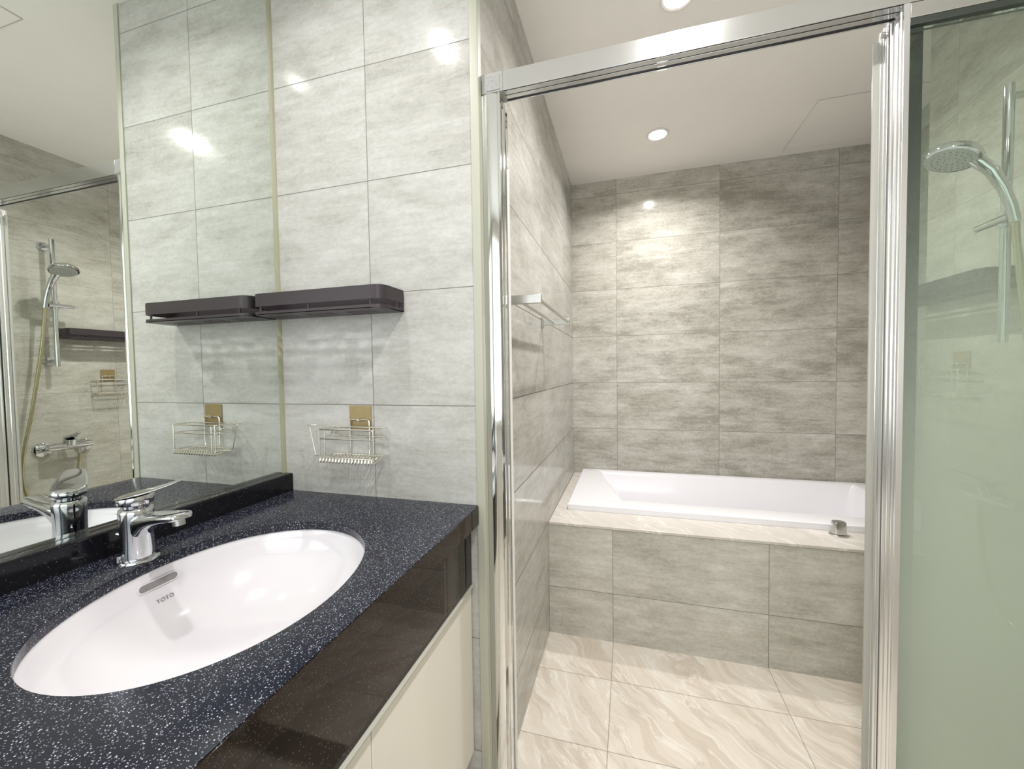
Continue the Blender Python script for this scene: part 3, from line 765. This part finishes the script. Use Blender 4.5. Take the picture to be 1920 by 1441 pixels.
def tub():
    t = thing('bathtub', 'white built-in bathtub with a flat rim set in the tiled surround', 'bathtub', (1.49, 1.38, DECK))
    z0, z1 = DECK + 0.0005, DECK + 0.030
    O = [(0.678, 1.010), (2.302, 1.010), (2.302, 1.735), (0.678, 1.735)]
    I = [(0.935, 1.128), (2.17, 1.128), (2.17, 1.690), (0.79, 1.690)]
    def rr(p, r, z): return [(a, b, z) for a, b in rounded(p, r, 6)]
    def shrink(p, d, dl=None):
        (a, b), (c, _), (_, e), (f, g2) = p[0], p[1], p[2], p[3]
        return [(p[0][0] + (dl or d), p[0][1] + d), (p[1][0] - d, p[1][1] + d), (p[2][0] - d, p[2][1] - d), (p[3][0] + (dl or d), p[3][1] - d)]
    rings = [rr(shrink(O, 0.055), 0.01, z0 - 0.40), rr(shrink(O, 0.045), 0.01, z0 + 0.0), rr(O, 0.008, z0), rr(O, 0.008, z1 - 0.004), rr(shrink(O, 0.004), 0.008, z1),
             rr(shrink(I, -0.012), 0.03, z1), rr(I, 0.03, z1 - 0.003), rr(shrink(I, 0.010, 0.015), 0.03, z1 - 0.02),
             rr(shrink(I, 0.035, 0.10), 0.05, z1 - 0.18), rr(shrink(I, 0.05, 0.19), 0.07, z1 - 0.34), rr(shrink(I, 0.09, 0.25), 0.08, z1 - 0.385), rr(shrink(I, 0.16, 0.34), 0.06, z1 - 0.392)]
    bm = bmesh.new(); loft(bm, rings); obj('tub_shell', bm, M['acrylic'], t, smooth=40)
    bm = bmesh.new(); lathe(bm, [(0.001, 0), (0.03, 0), (0.03, 0.004), (0.001, 0.005)], (1.95, 1.40, z1 - 0.392), 32); obj('drain', bm, M['chrome'], t)
tub()
def valve():
    t = thing('bath_valve', 'small chrome valve knob on the marble ledge in front of the bathtub', 'tap', (1.788, 0.968, DECK))
    c = (1.788, 0.968, DECK)
    bm = bmesh.new(); lathe(bm, [(0.0001, 0.0004), (0.034, 0.0004), (0.034, 0.003), (0.031, 0.005), (0.0001, 0.005)], c, 40); obj('base_plate', bm, M['satin'], t)
    bm = bmesh.new()
    rings = [superell((c[0], c[1], c[2] + h), (1, 0, 0), (0, 1, 0), a, a * 0.8, 3.0, 36) for h, a in ((0.0052, 0.022), (0.007, 0.0255), (0.040, 0.0240), (0.052, 0.0235), (0.0545, 0.0225), (0.0555, 0.020))]
    loft(bm, rings); obj('knob', bm, M['knob'], t, smooth=40)
M['knob'] = plain('knob_chrome', (0.62, 0.62, 0.61), 0.18, 1.0)
valve()

# ------------------------------------------------------------------ hand shower, rail, hose, mixer
RX, RY = 1.925, 0.445
def shower_rail():
    t = thing('shower_rail', 'vertical chrome shower rail on the right tiled wall behind the glass', 'shower rail', (RX, RY, 1.257))
    bm = bmesh.new(); tube(bm, [(RX, RY, 1.257), (RX, RY, 1.925)], 0.0105, 20); obj('pole', bm, M['chrome'], t)
    for z in (1.895, 1.285):
        bm = bmesh.new(); tube(bm, [(RX + 0.002, RY, z), (XR - 0.012, RY, z)], 0.009, 16)
        lathe(bm, [(0.0001, -0.014), (0.021, -0.012), (0.024, -0.006), (0.024, -0.0005), (0.0001, -0.0005)], (XR, RY, z), 28, 'x'); obj('wall_mount', bm, M['chrome'], t)
    bm = bmesh.new(); tube(bm, [(RX - 0.012, RY - 0.0312, 1.578), (RX - 0.012, RY + 0.072, 1.578)], [0.0115, 0.0095], 18)
    tube(bm, [(RX, RY, 1.558), (RX, RY, 1.600)], 0.016, 18); obj('slider', bm, M['chrome'], t)
shower_rail()
def hand_shower():
    t = thing('hand_shower', 'round chrome hand shower resting on the rail on the right wall', 'hand shower', (1.90, 0.40, 1.58))
    hc = Vector((1.797, 0.425, 1.745)); nrm = Vector((-0.34, -0.10, -0.93)).normalized()
    a = nrm.cross(Vector((0, 1, 0))).normalized(); b = nrm.cross(a)
    bm = bmesh.new(); rings = []
    for off, r in ((0.004, 0.050), (0.003, 0.056), (-0.004, 0.058), (-0.014, 0.054), (-0.023, 0.036), (-0.026, 0.012)):
        rings.append([hc + nrm * off + r * (math.cos(2 * PI * k / 40) * a + math.sin(2 * PI * k / 40) * b) for k in range(40)])
    loft(bm, rings); hd = obj('head', bm, M['chrome'], t, smooth=50)
    bm = bmesh.new(); rings = []
    for off, r in ((0.0042, 0.049), (0.0055, 0.047), (0.006, 0.002)):
        rings.append([hc + nrm * off + r * (math.cos(2 * PI * k / 40) * a + math.sin(2 * PI * k / 40) * b) for k in range(40)])
    loft(bm, rings); obj('spray_face', bm, M['nozzle'], hd)
    bm = bmesh.new()
    for ring, n in ((0.014, 8), (0.026, 14), (0.038, 20)):
        for k in range(n):
            q = hc + nrm * 0.006 + ring * (math.cos(2 * PI * k / n) * a + math.sin(2 * PI * k / n) * b)
            tube(bm, [q - nrm * 0.001, q + nrm * 0.0015], 0.0017, 6)
    o = obj('nozzles', bm, M['hole'], hd); o['kind'] = 'stuff'
    pts = [hc - nrm * 0.012 + Vector((0.02, 0, 0)), Vector((1.842, 0.421, 1.738)), Vector((1.874, 0.416, 1.700)), Vector((1.895, 0.410, 1.650)), Vector((1.908, 0.405, 1.600)), Vector((1.914, 0.402, 1.560))]
    bm = bmesh.new(); tube(bm, pts, [0.016, 0.0165, 0.0145, 0.0125, 0.0115, 0.0105], 18); obj('handle', bm, M['chrome'], t, smooth=60)
hand_shower()
def hose():
    P = [(1.914, 0.4015, 1.558), (1.916, 0.398, 1.50), (1.922, 0.385, 1.35), (1.926, 0.362, 1.18), (1.930, 0.336, 1.00), (1.934, 0.308, 0.84), (1.938, 0.298, 0.70), (1.940, 0.318, 0.58), (1.940, 0.375, 0.505), (1.938, 0.445, 0.53), (1.936, 0.495, 0.62), (1.936, 0.515, 0.72), (1.936, 0.520, 0.7812)]
    P = [Vector(p) for p in P]; out = []
    for i in range(len(P) - 1):   # Catmull-Rom
        p0, p1, p2, p3 = P[max(i - 1, 0)], P[i], P[i + 1], P[min(i + 2, len(P) - 1)]
        for k in range(14):
            u = k / 14
            out.append(0.5 * ((2 * p1) + (p2 - p0) * u + (2 * p0 - 5 * p1 + 4 * p2 - p3) * u * u + (-p0 + 3 * p1 - 3 * p2 + p3) * u ** 3))
    out.append(P[-1])
    bm = bmesh.new(); tube(bm, out, [0.0072 + 0.0006 * (k % 2) for k in range(len(out))], 10)
    tag(obj('shower_hose', bm, M['hose'], smooth=80), 'long brassy metal hose looping from the hand shower to the mixer', 'hose')
hose()
def mixer():
    t = thing('shower_mixer', 'chrome lever shower mixer low on the right tiled wall', 'mixer tap', (1.93, 0.46, 0.83))
    z = 0.828; xb = 1.937
    bm = bmesh.new(); tube(bm, [(xb, 0.392, z), (xb, 0.405, z), (xb, 0.42, z), (xb, 0.55, z), (xb, 0.565, z), (xb, 0.575, z)], [0.016, 0.017, 0.021, 0.021, 0.017, 0.016], 24); obj('body', bm, M['chrome'], t)
    for y in (0.400, 0.566):
        bm = bmesh.new(); lathe(bm, [(0.0001, -0.022), (0.018, -0.022), (0.036, -0.010), (0.039, -0.0006), (0.0001, -0.0006)], (XR, y, z - 0.012), 32, 'x')
        tube(bm, [(XR - 0.015, y, z - 0.012), (XR - 0.035, y, z - 0.008), (xb + 0.004, y, z)], 0.012, 16); obj('wall_union', bm, M['chrome'], t)
    bm = bmesh.new(); tube(bm, [(xb, 0.478, z + 0.008), (xb - 0.010, 0.478, z + 0.040)], [0.028, 0.026], 28); ct = obj('cartridge', bm, M['chrome'], t, 0.002)
    bm = bmesh.new(); rings = []
    for a, zz, w, h in ((0.026, 0.044, 0.017, 0.008), (0.0, 0.047, 0.0225, 0.010), (-0.020, 0.053, 0.020, 0.008), (-0.050, 0.064, 0.013, 0.004), (-0.085, 0.077, 0.010, 0.003)):
        rings.append(superell((xb - 0.010 + a, 0.478, z + zz), (0, 1, 0), (0.3, 0, 0.95), w, h, 3))
    loft(bm, rings); obj('lever', bm, M['chrome'], ct, smooth=50)
    bm = bmesh.new(); tube(bm, [(1.936, 0.520, 0.812), (1.936, 0.520, 0.782)], 0.010, 16); obj('hose_outlet', bm, M['chrome'], t)
mixer()
